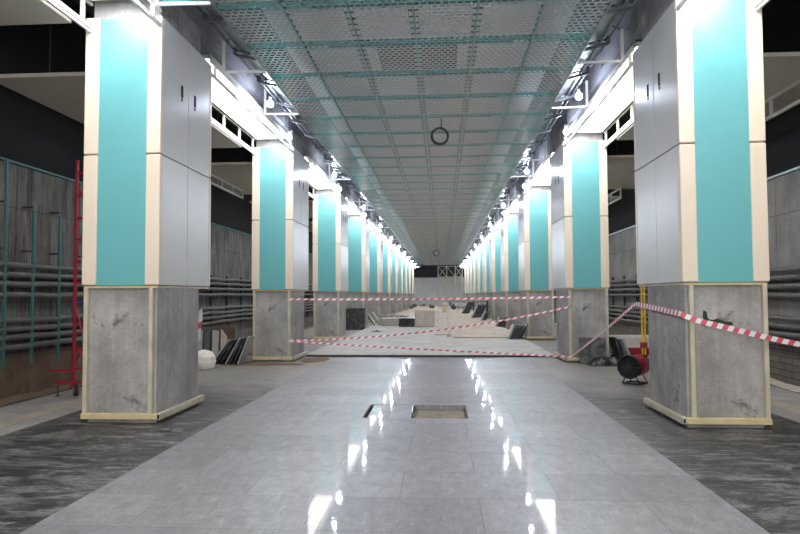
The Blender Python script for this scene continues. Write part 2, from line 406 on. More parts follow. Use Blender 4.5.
# turned-up flanges of the pan
b.quad([(0.004, 0, 0), (0.004, TL, 0), (0.004, TL, .05), (0.004, 0, .05)]); b.quad([(0, 0.004, 0), (TW, 0.004, 0), (TW, 0.004, .05), (0, 0.004, .05)])
ceil = b.build('ceiling', 'perf'); ceil['kind'] = 'structure'; ceil.location = Vector((-2.065, CY0, CEIL)) * S
for axis, cnt in ((0, 6), (1, NR)):
    md = ceil.modifiers.new('array', 'ARRAY'); md.count = cnt; md.use_relative_offset = False; md.use_constant_offset = True
    md.constant_offset_displace = (TW * S, 0, 0) if axis == 0 else (0, TL * S, 0)
CEND = CY0 + NR * TL
b = MB()                                                          # grey pads lying on the pans, stopping short of every joint
for i in range(6):
    for j in range(NR):
        x0 = -2.065 + i * TW + .055; y0 = CY0 + j * TL + .14
        x1 = x0 + TW - .11; y1 = y0 + TL - .27
        zz = CEIL + .003
        if i in (0, 5):
            continue
        if j == 10 and i in (2, 3):
            if i == 2: b.box(x0, x0 + .13, y0, y1, zz, zz + .012)
            else: b.box(x1 - .13, x1, y0, y1, zz, zz + .012)
            continue
        b.box(x0, x1, y0, y1, zz, zz + .012)
o = b.build('ceiling_pads', 'pad'); o['kind'] = 'structure'
b = MB()                                                          # membrane over the two outer rows, higher up
b.box(-2.04, -2.065 + TW, CY0, CEND, CEIL + .70, CEIL + .72); b.box(2.065 - TW, 2.04, CY0, CEND, CEIL + .70, CEIL + .72)
o = b.build('ceiling_membrane', 'pad'); o['kind'] = 'structure'
b = MB()
for i in range(1, 6):
    x = -2.065 + i * TW; b.box(x - .012, x + .012, CY0, CEND, CEIL - .012, CEIL + .045)
o = b.build('ceiling_ribs', 'rib'); o['kind'] = 'structure'

for sx, sd in ((-1, 'left'), (1, 'right')):                       # edge channel with its hangers
    r = empty('ceiling_edge_channel', (sx * 2.12, 0, CEIL))
    tag(r, 'long perforated steel channel with dark hangers along the %s edge of the suspended ceiling' % sd, 'ceiling channel')
    b = MB(); x0, x1 = sorted((sx * -.068, sx * -.05)); b.box(x0, x1, CY0, CEND, -.02, .07); b.build('edge_trim', 'galv', r, label='bright steel edge strip')
    b = MB()
    x0, x1 = sorted((sx * .03, sx * .17)); b.box(x0, x1, CY0, CEND, .16, .165)
    x0, x1 = sorted((sx * .17, sx * .178)); b.box(x0, x1, CY0, CEND, .11, .20)
    b.build('channel', 'galv', r)
    b = MB(); b.tube([(sx * .25, CY0, .13), (sx * .25, CEND, .13)], .014, 6); b.build('rail', 'darksteel', r)
    b = MB(); b.bar((sx * -.05, 0, .03), (sx * .27, 0, .11), .035)
    b.bar((sx * .27, 0, .11), (sx * .27, 0, .20), .04); b.bar((sx * -.03, 0, .10), (sx * .27, 0, .17), .02)
    b.box(min(0, sx * .16), max(0, sx * .16), -.03, .03, .10, .108)
    h = b.build('hanger_bracket', 'darksteel', r); h.location = (0, (CY0 + .5) * S, 0)
    for k in range(1, NR):
        c = h.copy(); COL.objects.link(c); c.parent = r; c.location = (0, (CY0 + .5 + k * TL) * S, 0)

# ------------------------------------------------------------------ clad columns
def make_column():
    r = empty('column', (0, 0, 0))
    b = MB(); b.box(-.345, .385, -.70, .43, 0, 4.60)
    b.box(.386, .389, -.05, -.035, .1, 1.40)
    b.build('concrete_shaft', 'conc', r)
    for sy in (-1, 1):
        y0, y1 = sorted((sy * (CD - .045), sy * (CD - .012)))
        b = MB(); b.box(-.262, .262, y0, y1, HB - .005, HT - .015, .004); b.build('glass_panel', 'teal', r, label='teal glass panel')
        for x0, x1 in ((-CW, -CW + .155), (CW - .155, CW)):
            y0, y1 = sorted((sy * (CD - .07), sy * CD))
            for z0, z1 in ((HB, HJ - .006), (HJ + .006, HT)):
                b = MB(); b.box(x0, x1, y0, y1, z0, z1, .012, seg=3); b.build('corner_strip', 'cream', r)
        b = MB(); y0, y1 = sorted((sy * (CD - .06), sy * (CD - .02))); b.box(-CW + .02, CW - .02, y0, y1, HB - .03, HB - .008); b.build('bottom_trim', 'tube_y', r)
        for x in (-.365, .333):
            b = MB(); y0, y1 = (-CD, -CD + .045) if sy < 0 else (.435, .48); b.box(x - .022, x + .022, y0 - .003 * (sy < 0), y1, .045, HB - .03, .006)
            if sy < 0: b.lathe([(.006, 0), (.006, .006)], (x, -CD - .018, .085), (0, -1, 0), 8)
            b.build('frame_post', 'tube', r)
        b = MB(); y0, y1 = (-CD - .012, -CD + .04) if sy < 0 else (.44, .49); b.box(-.395, .415, y0, y1, .04, .10, .005); b.build('frame_rail', 'tube_y', r)
    for sx in (-1, 1):
        for y0, y1 in ((-CD + .072, -.004), (.004, CD - .072)):
            for z0, z1 in ((HB, HJ - .006), (HJ + .006, HT)):
                b = MB(); x0, x1 = sorted((sx * (CW - .03), sx * (CW - .004))); b.box(x0, x1, y0, y1, z0, z1, .004); b.build('side_panel', 'greypanel', r, label='grey metal side panel')
        b = MB(); x0, x1 = sorted((sx * (CW - .06), sx * (CW - .02))); b.box(x0, x1, -CD + .07, CD - .07, HB - .028, HB - .008); b.build('side_trim', 'tube', r)
    for y in (-.19, .19):
        b = MB(); b.box(CW - .006, CW - .002, y - .030, y + .030, 3.56, 3.70); b.box(CW - .006, CW - .001, y - .022, y + .012, 3.52, 3.55)
        b.build('panel_slot', 'slot', r, label='black vertical slot')
    b = MB(); b.box(.392, .44, -CD + .013, .50, .035, .10, .005)
    b.build('side_rail', 'tube', r)
    b = MB(); b.box(.400, .432, -CD + .008, -CD + .0125, .047, .088); b.build('tube_opening', 'slot', r)
    return r
proto = make_column(); kids = [(k, []) for k in children(proto)]
first = True
for sx, sd in ((-1, 'left'), (1, 'right')):
    for k in range(NCOL):
        if sx > 0 and k == 0:                      # mirrored set of meshes for the right row
            proto = copy_tree(proto, kids); done = {}
            for c in children(proto):
                me = c.data.copy()
                for v in me.vertices: v.co.x = -v.co.x
                me.flip_normals(); c.data = me
            kids = [(c, []) for c in children(proto)]
            o = proto
        else: o = proto if first else copy_tree(proto, kids)
        first = False
        o.location = Vector((sx * (HALF + CW), Z1 + CD + PITCH * k, 0)) * S
        lab = 'nearest' if k == 0 else ('farthest' if k == NCOL - 1 else ORD[k])
        tail = '' if k in (0, NCOL - 1) else ' from the front'
        tag(o, 'teal and cream clad concrete column, %s%s in the %s row' % (lab, tail, sd), 'column', 'clad columns on the %s' % sd)
RC = [o for o in bpy.data.objects if o.name.startswith('column') and o.type == 'EMPTY']

# green spray mark on the nearest right column
b = MB()
fx = HALF + .24; fy = Z1 + CD - .7035
def blob(cx, cz, pts):
    vs = [b.bm.verts.new((cx + px, fy - .0 + (0), cz + pz)) for px, pz in pts]
    b.bm.faces.new(vs)
fy = Z1 + CD - .702
blob(fx, 1.03, [(0, .03), (.06, .02), (.10, .035), (.16, .01), (.24, .0), (.25, -.03), (.14, -.04), (.05, -.045), (-.01, -.03), (-.02, .0)])
blob(fx - .03, 1.10, [(0, .05), (.03, .03), (.04, -.03), (.06, -.06), (.02, -.07), (-.01, -.02)])
g = b.build('paint_mark', 'green', off=(HALF + CW, Z1 + CD, 0)); md = g.modifiers.new('s', 'SOLIDIFY'); md.thickness = .002; md.offset = 0
rc1 = [o for o in RC if 'nearest in the right' in o['label']][0]
g.parent = rc1; g['label'] = 'dark green spray mark'

# ------------------------------------------------------------------ cove lights and white trusses, bay by bay
def place(k, sd):
    if k < 1: return 'in front of the nearest %s column' % sd
    if k == NCOL: return 'beyond the farthest %s column' % sd
    return 'between the %s and %s %s columns' % (ORD[k - 1], ORD[k], sd)
for sx, sd in ((-1, 'left'), (1, 'right')):
    for k in range(-1, NCOL + 1):
        ya = Z1 + PITCH * (k - 1) + 2 * CD; yb = Z1 + PITCH * k
        if k == NCOL: yb = END - 3.5
        if k == -1: ya = -2.9
        xa, xb = sorted((sx * 2.72, sx * 3.35))
        behind = k == -1
        pl = place(k, sd) if k != -1 else 'overhead behind the viewpoint on the %s' % sd
        r = empty('cove_light', (sx * 3.035, (ya + yb) / 2, 4.40))
        tag(r, 'long glowing white light trough ' + pl, 'light', 'light troughs on the %s' % sd)
        h = (xb - xa) / 2; L = (yb - ya) / 2
        b = MB(); b.box(-h + .012, h - .012, -L + .10, L - .14, 0, .02); b.build('diffuser', 'cove', r)
        b = MB()
        for q in (-h, h - .01): b.box(q, q + .01, -L + .08, L - .12, -.005, .07)
        b.box(-h + .01, h - .01, -L + .08, L - .12, .05, .07); b.box(-h, h, -L + .08, -L + .10, -.005, .07); b.box(-h, h, L - .14, L - .12, -.005, .07)
        b.build('housing', 'white', r)
        # inner (nave side) and outer (track side) truss
        for inner in (1, 0):
            x = sx * (2.665 if inner else 3.42); th = .145 if inner else .235
            t = empty('ladder_truss', (x, (ya + yb) / 2, 4.165))
            tag(t, 'white ladder truss, %s side, %s' % ('hall' if inner else 'track', pl), 'truss', '%s trusses on the %s' % ('hall side' if inner else 'track side', sd))
            Ln = L + .015
            b = MB(); b.box(-.018, .018, -Ln, Ln, -.02, .02, .004); b.build('rail', 'white', t)
            b = MB(); b.box(-.016, .016, -Ln, Ln, th, th + .035, .004); b.build('rail', 'white', t)
            n = 6
            sb = MB(); sb.box(-.016, .016, -.02, .02, .02, th); so = sb.build('strut', 'white', t); so.location = (0, -L * .93 * S, 0)
            for q in range(1, n):
                c = so.copy(); COL.objects.link(c); c.parent = t; c.location = (0, (-L * .93 + q * (L * 1.86) / (n - 1)) * S, 0)
            if not inner:
                b = MB(); b.box(-.012, .012, -Ln, Ln, -.06, -.035); b.build('lower_strip', 'white', t)
            else:
                yy = -L + .35; firstp = None
                base = ya + .35
                ps = [q for q in [6.40 + 2.05 * z for z in range(-5, 40)] if ya + .1 < q < yb + .05] if k >= 0 else []
                for q in ps:
                    if firstp is None:
                        b = MB(); b.box(-.02, .02, -.02, .02, .18, .62, .004); p1 = b.build('hanger_post', 'white', t)
                        b = MB(); b.bar((0, 0, .195), (-sx * .57, 0, .185), .028); p2 = b.build('tie_rod', 'white', t)
                        b = MB(); b.tube([(0, 0, .60), (-sx * .1, 0, .66), (-sx * .22, 0, .70), (-sx * .30, 0, .66), (-sx * .31, 0, .45)], .012, 6); p3 = b.build('cable', 'darksteel', t, True)
                        firstp = (p1, p2, p3)
                    else:
                        firstp = tuple(z.copy() for z in firstp)
                        for z in firstp: COL.objects.link(z); z.parent = t
                    for z in firstp: z.location = (0, (q - (ya + yb) / 2) * S, 0)
# teal bar at the first joint, left
b = MB(); b.bar((-2.63, 6.44, 4.41), (-2.04, 6.46, 4.36), .04)
solo(b, 'brace_bar', 'tealpaint', (-2.62, 6.42, 4.37), 'teal painted bar from the nearest left column to the ceiling edge', 'bar')

# ------------------------------------------------------------------ work lamps
def make_lamp():
    r = empty('work_lamp', (0, 0, 0))
    b = MB(); b.lathe([(.002, -.055), (.03, -.046), (.050, -.015), (.047, .02), (.022, .045)], (0, 0, 0), n=12); b.build('bulb', 'bulb', r, True)
    b = MB(); b.lathe([(.02, .045), (.024, .05), (.024, .10), (.012, .11)], (0, 0, 0), n=10); b.build('socket', 'white', r)
    b = MB(); b.tube([(0, 0, .10), (.005, 0, .2), (.0, 0, .34)], .007, 6); b.build('cord', 'rubber', r)
    return r
lp = make_lamp(); lk = [(k, []) for k in children(lp)]; first = True
for sx, sd in ((-1, 'left'), (1, 'right')):
    for k in range(-1, NCOL):
        for q in (0, 1):
            if k == -1 and q == 0: continue
            yy = Z1 + PITCH * k + (-.55 if q == 0 else 3.3); xx = sx * (2.60 if q == 0 else 2.38); zz = 4.31
            o = lp if first else copy_tree(lp, lk); first = False
            o.location = Vector((xx, yy, zz)) * S
            if q == 0: w = 'above the front of the %s %s column' % (ORD[k], sd)
            elif k < 0: w = 'above the %s truss ahead of the nearest column' % sd
            elif k == NCOL - 1: w = 'past the last %s column' % sd
            else: w = 'midway between the %s and %s %s columns' % (ORD[k], ORD[k + 1], sd)
            tag(o, 'bright bare work lamp hanging ' + w, 'lamp', 'work lamps on the %s' % sd)

# ------------------------------------------------------------------ soffit boards over the platform edges
nS = 0
for sx, sd in ((-1, 'left'), (1, 'right')):
    y = 7.75 - 5.6
    k = 0
    while y < END - 4:
        b = MB(); x0, x1 = sorted((sx * 3.49, sx * 5.52))
        b.box(x0, x1, y, y + 4.08, 4.11, 4.145, .004)
        b.box(x0, x1, y, y + .03, 4.145, 4.16)
        for hx in (3.75, 4.85):
            for hy in (.25, 3.5): b.box(sx * hx - .007, sx * hx + .007, y + hy - .007, y + hy + .007, 4.14, 6.06, mat=1)
        solo(b, 'soffit_board', ('soffit', 'darksteel'), (sx * 4.25, y, 4.11), 'beige ceiling board over the %s platform edge, %s' % (sd, (ORD[k] + ' from the front') if k < 12 else 'far end of the row') , 'ceiling board', 'soffit boards on the %s' % sd)
        y += 5.6; k += 1
def edge_rail(sx, ya, yb, z0, h, label):
    r = empty('edge_truss', (sx * 5.0, (ya + yb) / 2, z0)); tag(r, label, 'truss'); L = (yb - ya) / 2
    for z in (0, h):
        b = MB(); b.box(-.02, .02, -L, L, z - .022, z + .022, .004); b.build('rail', 'white', r)
    n = max(2, int(2 * L / .8) + 1)
    for i in range(n):
        b = MB(); b.box(-.018, .018, -.02, .02, .022, h - .022); o = b.build('strut', 'white', r); o.location = (0, (-L + .03 + i * (2 * L - .06) / (n - 1)) * S, 0)
edge_rail(1, 2.2, 11.0, 3.83, .255, 'white two rail truss hanging by the right wall beyond the nearest right column')
edge_rail(1, 17.1, 21.0, 3.83, .255, 'short white truss by the right wall seen between the first two right columns')
edge_rail(-1, 13.4, 16.7, 3.90, .185, 'white two rail truss hanging by the left wall behind the first gap in the columns')

# ------------------------------------------------------------------ wall cables and posts
for sx, sd in ((-1, 'left'), (1, 'right')):
    for i, z in enumerate((1.71, 1.59, 1.47, 1.33, 1.00, .89, .78, .66)):
        if sx > 0: z -= .06
        b = MB(); x = sx * (WALL - .10); pts = []; yy = -2.5; rr = []
        while yy < END - 1:
            pts.append((x + random.uniform(-.006, .006), yy, z + random.uniform(-.012, .012))); yy += .62 if yy < 24 else 4.0
        b.tube(pts, .042, 8)
        pos = ['top', 'second from the top', 'third from the top', 'fourth from the top', 'fourth from the bottom', 'third from the bottom', 'second from the bottom', 'bottom'][i]
        o = solo(b, 'wall_cable', 'pipe', (x, 0, z), 'thick grey cable run along the %s wall, %s of eight' % (sd, pos), 'cable', 'cables on the %s wall' % sd, True)
    ys = [7.66 - .62 * q for q in range(5, 0, -1)] + [7.66, 8.21, 8.80, 9.45] if sx < 0 else [4.4 + .95 * q for q in range(6)]
    ys = [y for y in ys if y > 4.4]
    for i, y in enumerate(ys):
        x = sx * (WALL - .045); tall = (sx < 0 and y < 7.9)
        r = empty('rack_post', (x, y, .42))
        if sx < 0:
            b = MB(); b.box(-.012, .012, -.022, .022, 0, (2.62 if tall else 2.04)); o = b.build('post', 'tealpaint', r); o.location = (-sx * .095, 0, 0)
        else:
            b = MB(); b.box(-.02, .02, -.022, .022, .2, 1.45); o = b.build('post', 'darksteel', r)
        for z in (.50, 1.12, 1.48, 2.065):
            if sx > 0 and z > 1.2: continue
            b = MB(); x0, x1 = sorted((sx * .045, -sx * .095)); b.box(x0, x1, -.05, -.022, z, z + .025); b.build('arm', 'darksteel', r)
        tag(r, ('teal cable rack post on the left wall, %s counting towards the red scaffold' if sx < 0 else 'dark cable rack post on the right wall, %s counting from the front') % ORD[i], 'post', 'cable rack posts on the %s wall' % sd)
    # short dark clamps of the far racks
    b = MB(); b.box(-.03, .03, -.02, .02, 0, 1.22)
    for z in (0.04, .16, .28, .40, .72, .85, .97, 1.09): b.box(-.10 if sx > 0 else -.0, .0 if sx > 0 else .10, -.025, .025, z - .0, z + .022)
    pr = solo(b, 'cable_clamp', 'darksteel', (0, 0, 0), 'dark steel clamp strip holding the cables on the %s wall' % sd, 'clamp', 'cable clamps on the %s wall' % sd)
    y = 10.5 if sx < 0 else 11.0; f = True
    while y < 40:
        c = pr if f else pr.copy()
        if not f: COL.objects.link(c)
        f = False; c.location = Vector((sx * (WALL - .029), y, .58)) * S; y += 1.15 if y < 22 else 3.0

# ------------------------------------------------------------------ barrier tapes
def tape(pts, width, label, group=None, seg=.07):
    pts = [Vector(p) for p in pts]; d = [0]
    for a, c in zip(pts, pts[1:]): d.append(d[-1] + (c - a).length)
    def at(s):
        s = max(0, min(d[-1], s))
        for i in range(len(pts) - 1):
            if s <= d[i + 1] + 1e-9: return pts[i].lerp(pts[i + 1], (s - d[i]) / max(1e-9, d[i + 1] - d[i]))
        return pts[-1]
    b = MB(); n = int(d[-1] / seg); prev = None
    for i in range(n + 1):
        s = d[-1] * i / n; c = at(s); e = at(s + .55 * seg)
        tw = .35 * math.sin(s * 1.7)
        side = Vector((math.sin(tw) * .3, math.sin(tw) * .5, math.cos(tw))) * width / 2
        cur = (b.bm.verts.new(c - side), b.bm.verts.new(e + side))
        if prev:
            f = b.bm.faces.new((prev[0], cur[0], cur[1], prev[1])); f.material_index = i % 2
        prev = cur
    o = solo(b, 'barrier_tape', ('tapered', 'tapewhite'), tuple(pts[0]), label, 'barrier tape', group)
    md = o.modifiers.new('thick', 'SOLIDIFY'); md.thickness = .0015; md.offset = 0
def sagged(a, c, sag, n=24):
    a = Vector(a); c = Vector(c)
    return [a.lerp(c, i / n) - Vector((0, 0, sag * 4 * (i / n) * (1 - i / n))) for i in range(n + 1)]
cl = -(HALF + .08); cr = HALF + .08
tape(sagged((cl, 12.43, 1.23), (cr, 12.43, 1.255), .02), .036, 'red and white tape stretched level between the second columns at shoulder height')
tape(sagged((cl, 12.43, .425), (cr, 12.40, 1.07), .15), .034, 'red and white tape rising rightwards from low on the second left column')
tape(sagged((cl + .02, 12.42, .41), (cr, 12.41, .12), .015), .030, 'lowest red and white tape, ending at the foot of the second right column')
tape(sagged((cr, 12.40, .13), (HALF - .035, 7.93, 1.185), .02), .042, 'short red and white tape climbing to the back of the nearest right column')
kn = (HALF - .035, 7.90, 1.19)
tape(sagged(kn, (HALF - .045, 6.43, 1.115), .0, 6) + [Vector((HALF + .1, 6.40, 1.05)), Vector((3.5, 6.36, .86)), Vector((4.3, 6.2, .69)), Vector((5.15, 6.0, .51))], .055, 'red and white tape wrapped across the front of the nearest right column', seg=.05)
b = MB(); zs = [1.12, 1.05, .97, .89, .81, .74]; rows = [(b.bm.verts.new((-2.725 + .012 * math.sin(q), 7.715 + .01 * math.cos(2 * q), z)), b.bm.verts.new((-2.665 + .012 * math.sin(q + .6), 7.715, z + .03))) for q, z in enumerate(zs)]
for q, (r0, r1) in enumerate(zip(rows, rows[1:])):
    f = b.bm.faces.new((r0[0], r0[1], r1[1], r1[0])); f.material_index = (1, 1, 0, 1, 1)[q]
o = solo(b, 'barrier_tape', ('tapered', 'tapewhite'), (-2.7, 7.71, 1.1), 'short end of red and white tape hanging behind the nearest left column', 'barrier tape')
md = o.modifiers.new('thick', 'SOLIDIFY'); md.thickness = .0015; md.offset = 0

# ------------------------------------------------------------------ hanging cable coils
def coil(c, R, top, label):
    r = empty('cable_coil', c); tag(r, label, 'cable coil')
    b = MB()
    for q in range(6):
        a0 = q * .7; rr = R * (1 + .06 * math.sin(q * 2.1)); pts = []
        for i in range(32):
            a = a0 + i / 32 * 2 * PI
            pts.append((math.cos(a) * rr * (.92 + .02 * q) + .012 * math.sin(q * 3), math.sin(q * 1.9) * .03 + .01 * math.cos(a), math.sin(a) * rr + .01 * math.cos(q * 5)))
        b.tube(pts, .010, 6, True)
    b.build('windings', 'rubber', r, True)
    b = MB(); b.tube([(.02, 0, R * .8), (.025, 0, R * 1.3), (.02, 0, top)], .009, 6); b.build('hanging_cable', 'rubber', r)
coil((.27, 10.35, 3.885), .135, .30, 'black cable coil hanging from the ceiling, the nearer and larger one')
coil((-.03, 38.0, 3.75), .17, .43, 'small looking cable coil hanging from the ceiling far down the hall')

# ------------------------------------------------------------------ red mobile scaffold
r = empty('scaffold_tower', (-4.11, 8.75, 0)); tag(r, 'red wheeled scaffold tower behind the nearest left column', 'scaffold')
X, Y = .44, .58
for px in (-X, X):
    for py in (-Y, Y):
        b = MB(); b.tube([(px, py, .17), (px, py, 3.12)], .024, 10)
        for z in (1.2, 2.2): b.tube([(px, py, z), (px, py, z + .07)], .032, 10)
        b.build('standard', 'red', r)
for py in (-Y, Y):
    for i, z in enumerate((.36, .62, .95, 1.22, 1.49, 1.77, 2.065, 2.35, 2.65, 2.95)):
        b = MB(); b.tube([(-X, py, z), (X, py, z)], .018, 8); b.build('rung', 'blue' if i == 3 else 'red', r)
    b = MB(); b.tube([(-X, py, 1.20), (-X + .25, py, .40)], .014, 8); b.tube([(-X + .05, py, .62), (-X + .30, py, .30)], .014, 8); b.build('brace', 'red', r)
for px in (-X, X):
    b = MB(); b.tube([(px, -Y, .4), (px, Y, 1.5)], .014, 8); b.tube([(px, Y, 1.6), (px, -Y, 2.8)], .014, 8); b.build('brace', 'red', r)
b = MB(); b.box(-X + .03, X - .03, -Y, Y, 2.0, 2.03, .004); b.build('deck', 'board', r)
for px in (-X, X):
    for py in (-Y, Y):
        b = MB(); b.lathe([(.045, -.022), (.078, -.02), (.082, -.01), (.082, .01), (.078, .02), (.045, .022)], (px + .03, py, .084), (1, .9, 0), 20)
        w = b.build('wheel', 'rubber', r, True)
        b = MB(); b.lathe([(.0, -.026), (.044, -.024), (.044, .024), (0, .026)], (px + .03, py, .084), (1, .9, 0), 16); b.build('rim', 'rim', w)
        b = MB(); b.bar((px, py, .10), (px, py, .20), .05); b.build('fork', 'red', r)
for px in (-X,):
    b = MB(); b.bar((px - .30, -Y - .02, .34), (px + .02, -Y, .34), .03); b.bar((px - .22, -Y - .05, .20), (px + .3, -Y, .17), .03); b.build('outrigger', 'red', r)
    b = MB(); b.tube([(px - .20, -Y - .02, .012), (px - .20, -Y - .02, .34)], .011, 8); b.lathe([(.03, 0), (.03, .012), (.01, .02)], (px - .20, -Y - .02, .002), n=12); b.box(px - .23, px - .17, -Y - .05, -Y + .01, .17, .22); b.build('screw_foot', 'darksteel', r)

# ------------------------------------------------------------------ fan heater
r = empty('fan_heater', (3.02, 9.58, 0), .0); tag(r, 'red drum fan heater with black mesh mouth behind the nearest right column', 'heater')
ax = Vector((-.62, -.78, 0)).normalized(); c0 = Vector((.02, 0, .255))
def along(r_, h): return (r_, h)
b = MB(); b.lathe([(.10, -.30), (.15, -.29), (.155, -.1), (.155, .10), (.150, .10), (.148, -.25), (.05, -.26)], c0, ax, 28); b.build('drum', 'red', r, True)
b = MB(); b.lathe([(.168, .07), (.172, .09), (.172, .13), (.160, .14), (.148, .13), (.148, .07)], c0, ax, 28); b.build('mouth_ring', 'rubber', r, True)
b = MB()
for rr in (.03, .06, .09, .12): 
    a = ax.cross(Vector((0, 0, 1))).normalized(); bb = ax.cross(a)
    b.tube([tuple(c0 + ax * .125 + (a * math.cos(q / 24 * 2 * PI) + bb * math.sin(q / 24 * 2 * PI)) * rr) for q in range(24)], .004, 5, True)
for q in range(6):
    dd = a * math.cos(q / 6 * PI) + bb * math.sin(q / 6 * PI); b.tube([tuple(c0 + ax * .125 - dd * .15), tuple(c0 + ax * .125 + dd * .15)], .004, 5)
b.build('grille', 'darksteel', r)
b = MB(); b.lathe([(.0, .06), (.035, .06), (.045, .03), (.045, 0)], c0, ax, 14); b.build('hub', 'rim', r, True)
b = MB(); b.lathe([(.147, -.02), (.147, .0)], c0, ax, 24); b.build('dark_interior', 'rubber', r)
sd_ = ax.cross(Vector((0, 0, 1))).normalized()
for k, q in enumerate((.05, -.22)):
    p = c0 + ax * q; p.z = 0
    b = MB()
    b.tube([tuple(p + sd_ * .13 + Vector((0, 0, .008))), tuple(p + sd_ * .06 + Vector((0, 0, .14)))], .009, 7)
    b.tube([tuple(p - sd_ * .13 + Vector((0, 0, .008))), tuple(p - sd_ * .06 + Vector((0, 0, .14)))], .009, 7)
    b.tube([tuple(p + sd_ * .13 + Vector((0, 0, .009))), tuple(p - sd_ * .13 + Vector((0, 0, .009)))], .009, 7)
    b.build('leg_frame', 'darksteel', r)
b = MB()
for s_ in (1, -1): b.tube([tuple(c0 + ax * .05 + sd_ * .13 * s_ - Vector((0, 0, .246))), tuple(c0 - ax * .22 + sd_ * .13 * s_ - Vector((0, 0, .246)))], .009, 7)
b.build('skid', 'darksteel', r)

# ------------------------------------------------------------------ trolley with yellow post
r = empty('hand_trolley', (4.12, 13.2, 0)); tag(r, 'red trolley with a white tub and tall yellow post behind the second right column', 'trolley')
b = MB(); b.box(-.45, .40, -.30, .30, .10, .20, .01); b.box(-.42, .38, -.31, -.28, .18, .26, .005); b.build('chassis', 'red', r)
b = MB()
tub = [(-.46, -.30, .21), (.36, -.30, .21), (.36, .30, .21), (-.46, .30, .21)]; top = [(-.56, -.36, .46), (.42, -.36, .46), (.42, .36, .46), (-.56, .36, .46)]
A = [b.bm.verts.new(p) for p in tub]; B = [b.bm.verts.new(p) for p in top]; Cc = [b.bm.verts.new((p[0] * .93, p[1] * .9, .46)) for p in top]; D = [b.bm.verts.new((p[0] * .9, p[1] * .85, .30)) for p in top]
b.bm.faces.new(A)
for U_, V_ in ((A, B), (B, Cc), (Cc, D)):
    for q in range(4): b.bm.faces.new((U_[q], U_[(q + 1) % 4], V_[(q + 1) % 4], V_[q]))
b.bm.faces.new(D)
b.build('tub', 'whitebag', r)
for px in (-.33, .28):
    for py in (-.24, .24):
        b = MB(); b.lathe([(.03, -.02), (.055, -.02), (.055, .02), (.03, .02)], (px, py, .056), (0, 1, 0), 16); b.build('wheel', 'rubber', r)
for px in (.06, .115):
    b = MB(); b.tube([(px, -.36, .12), (px, -.36, 1.95)], .017, 8); b.build('handle_post', 'yellow', r)
b = MB()
for z in (.5, .9, 1.3, 1.7): b.tube([(.06, -.36, z), (.115, -.36, z)], .012, 8)
b.build('handle_rung', 'yellow', r)
b = MB(); b.box(.02, .15, -.38, -.34, .25, .36, .008); b.build('clamp', 'red', r)

# ------------------------------------------------------------------ leaning slabs
def slab(name, size, loc, rot, mat, label, group=None, chip=True):
    b = MB(); w, d, h = size
    b.box(-w / 2, w / 2, -d / 2, d / 2, 0, h, min(w, d) * .12, seg=1)
    if chip:                                                      # knocked-off corner
        for v in b.bm.verts:
            if v.co.z > h * .9 and ((v.co.y > d * .3) if d > w else (v.co.x > w * .3)): v.co.z -= h * random.uniform(.02, .06)
    o = b.build(name, mat); o.location = Vector(loc) * S; o.rotation_euler = rot
    return tag(o, label, 'stone slab', group)
# right: big speckled slab leaning on the column front, grey slab on its outer side
slab('stone_slab', (.50, .03, .50), (3.10, 12.23, .004), (math.radians(-12), 0, math.radians(2)), 'stained', 'large dark stained slab leaning on the front of the second right column')
slab('stone_slab', (.035, .45, .50), (3.80, 12.45, .008), (0, math.radians(-22), math.radians(6)), 'greyslab', 'plain grey slab leaning on the outer side of the second right column')
slab('stone_slab', (.03, .40, .50), (3.66, 12.55, .008), (0, math.radians(-16), math.radians(3)), 'darkslab', 'dark slab behind the plain grey slab beside the second right column')
b = MB()                                                          # black sheet heaped on the floor
n, m_ = 28, 14; rows = []
for j in range(m_ + 1):
    row = []
    for i in range(n + 1):
        u = i / n * 2 - 1; v = j / m_ * 2 - 1; e = max(0, 1 - u * u) ** .5 * max(0, 1 - v * v) ** .5
        row.append(b.bm.verts.new((u * .34, v * .15, .003 + e * (.13 + .035 * math.sin(u * 9 + v * 4) + .02 * math.sin(v * 13 + u * 3)) + .012 * random.random() * e)))
    rows.append(row)
for r0, r1 in zip(rows, rows[1:]):
    for k in range(n): b.bm.faces.new((r0[k], r0[k + 1], r1[k + 1], r1[k]))
o = b.build('plastic_sheet', 'blackbag', smooth=True); o.location = Vector((3.30, 12.02, 0)) * S
tag(o, 'black plastic sheet heaped on the floor before the dark stained slab', 'plastic sheet')

# left: fan of dark slabs leaning on the second left column
for k in range(7):
    a = math.radians(36 - k * 2.4); x = -4.08 + k * .085
    slab('stone_slab', (.028, .40, .56), (x, 12.12 + .03 * (k % 2), .012), (0, a, math.radians(random.uniform(-3, 3))), 'darkslab' if k % 3 else 'greyslab',
         'dark slab in the fan leaning on the second left column, %s from the left' % ORD[k], 'slabs against the second left column')
for k, (x, y, h, mt, w_) in enumerate(((-4.70, 12.9, .62, 'greyslab', 'leftmost'), (-4.52, 12.85, .64, 'darkslab', 'second'), (-4.36, 12.9, .60, 'greyslab', 'middle'), (-4.20, 12.95, .62, 'plinth', 'pale'), (-4.05, 13.0, .60, 'board', 'brownish'))):
    slab('stone_slab', (.13, .03, h), (x, y, .006), (math.radians(-9), 0, math.radians(12)), mt, '%s upright stone slab standing between the nearest two left columns' % w_, 'upright slabs by the left wall')
b = MB(); b.box(-4.8, -4.0, 13.02, 13.06, .004, .66, .01)
solo(b, 'backing_board', 'board', (-4.4, 13.04, 0), 'wide dark board the upright slabs on the left lean on', 'board')
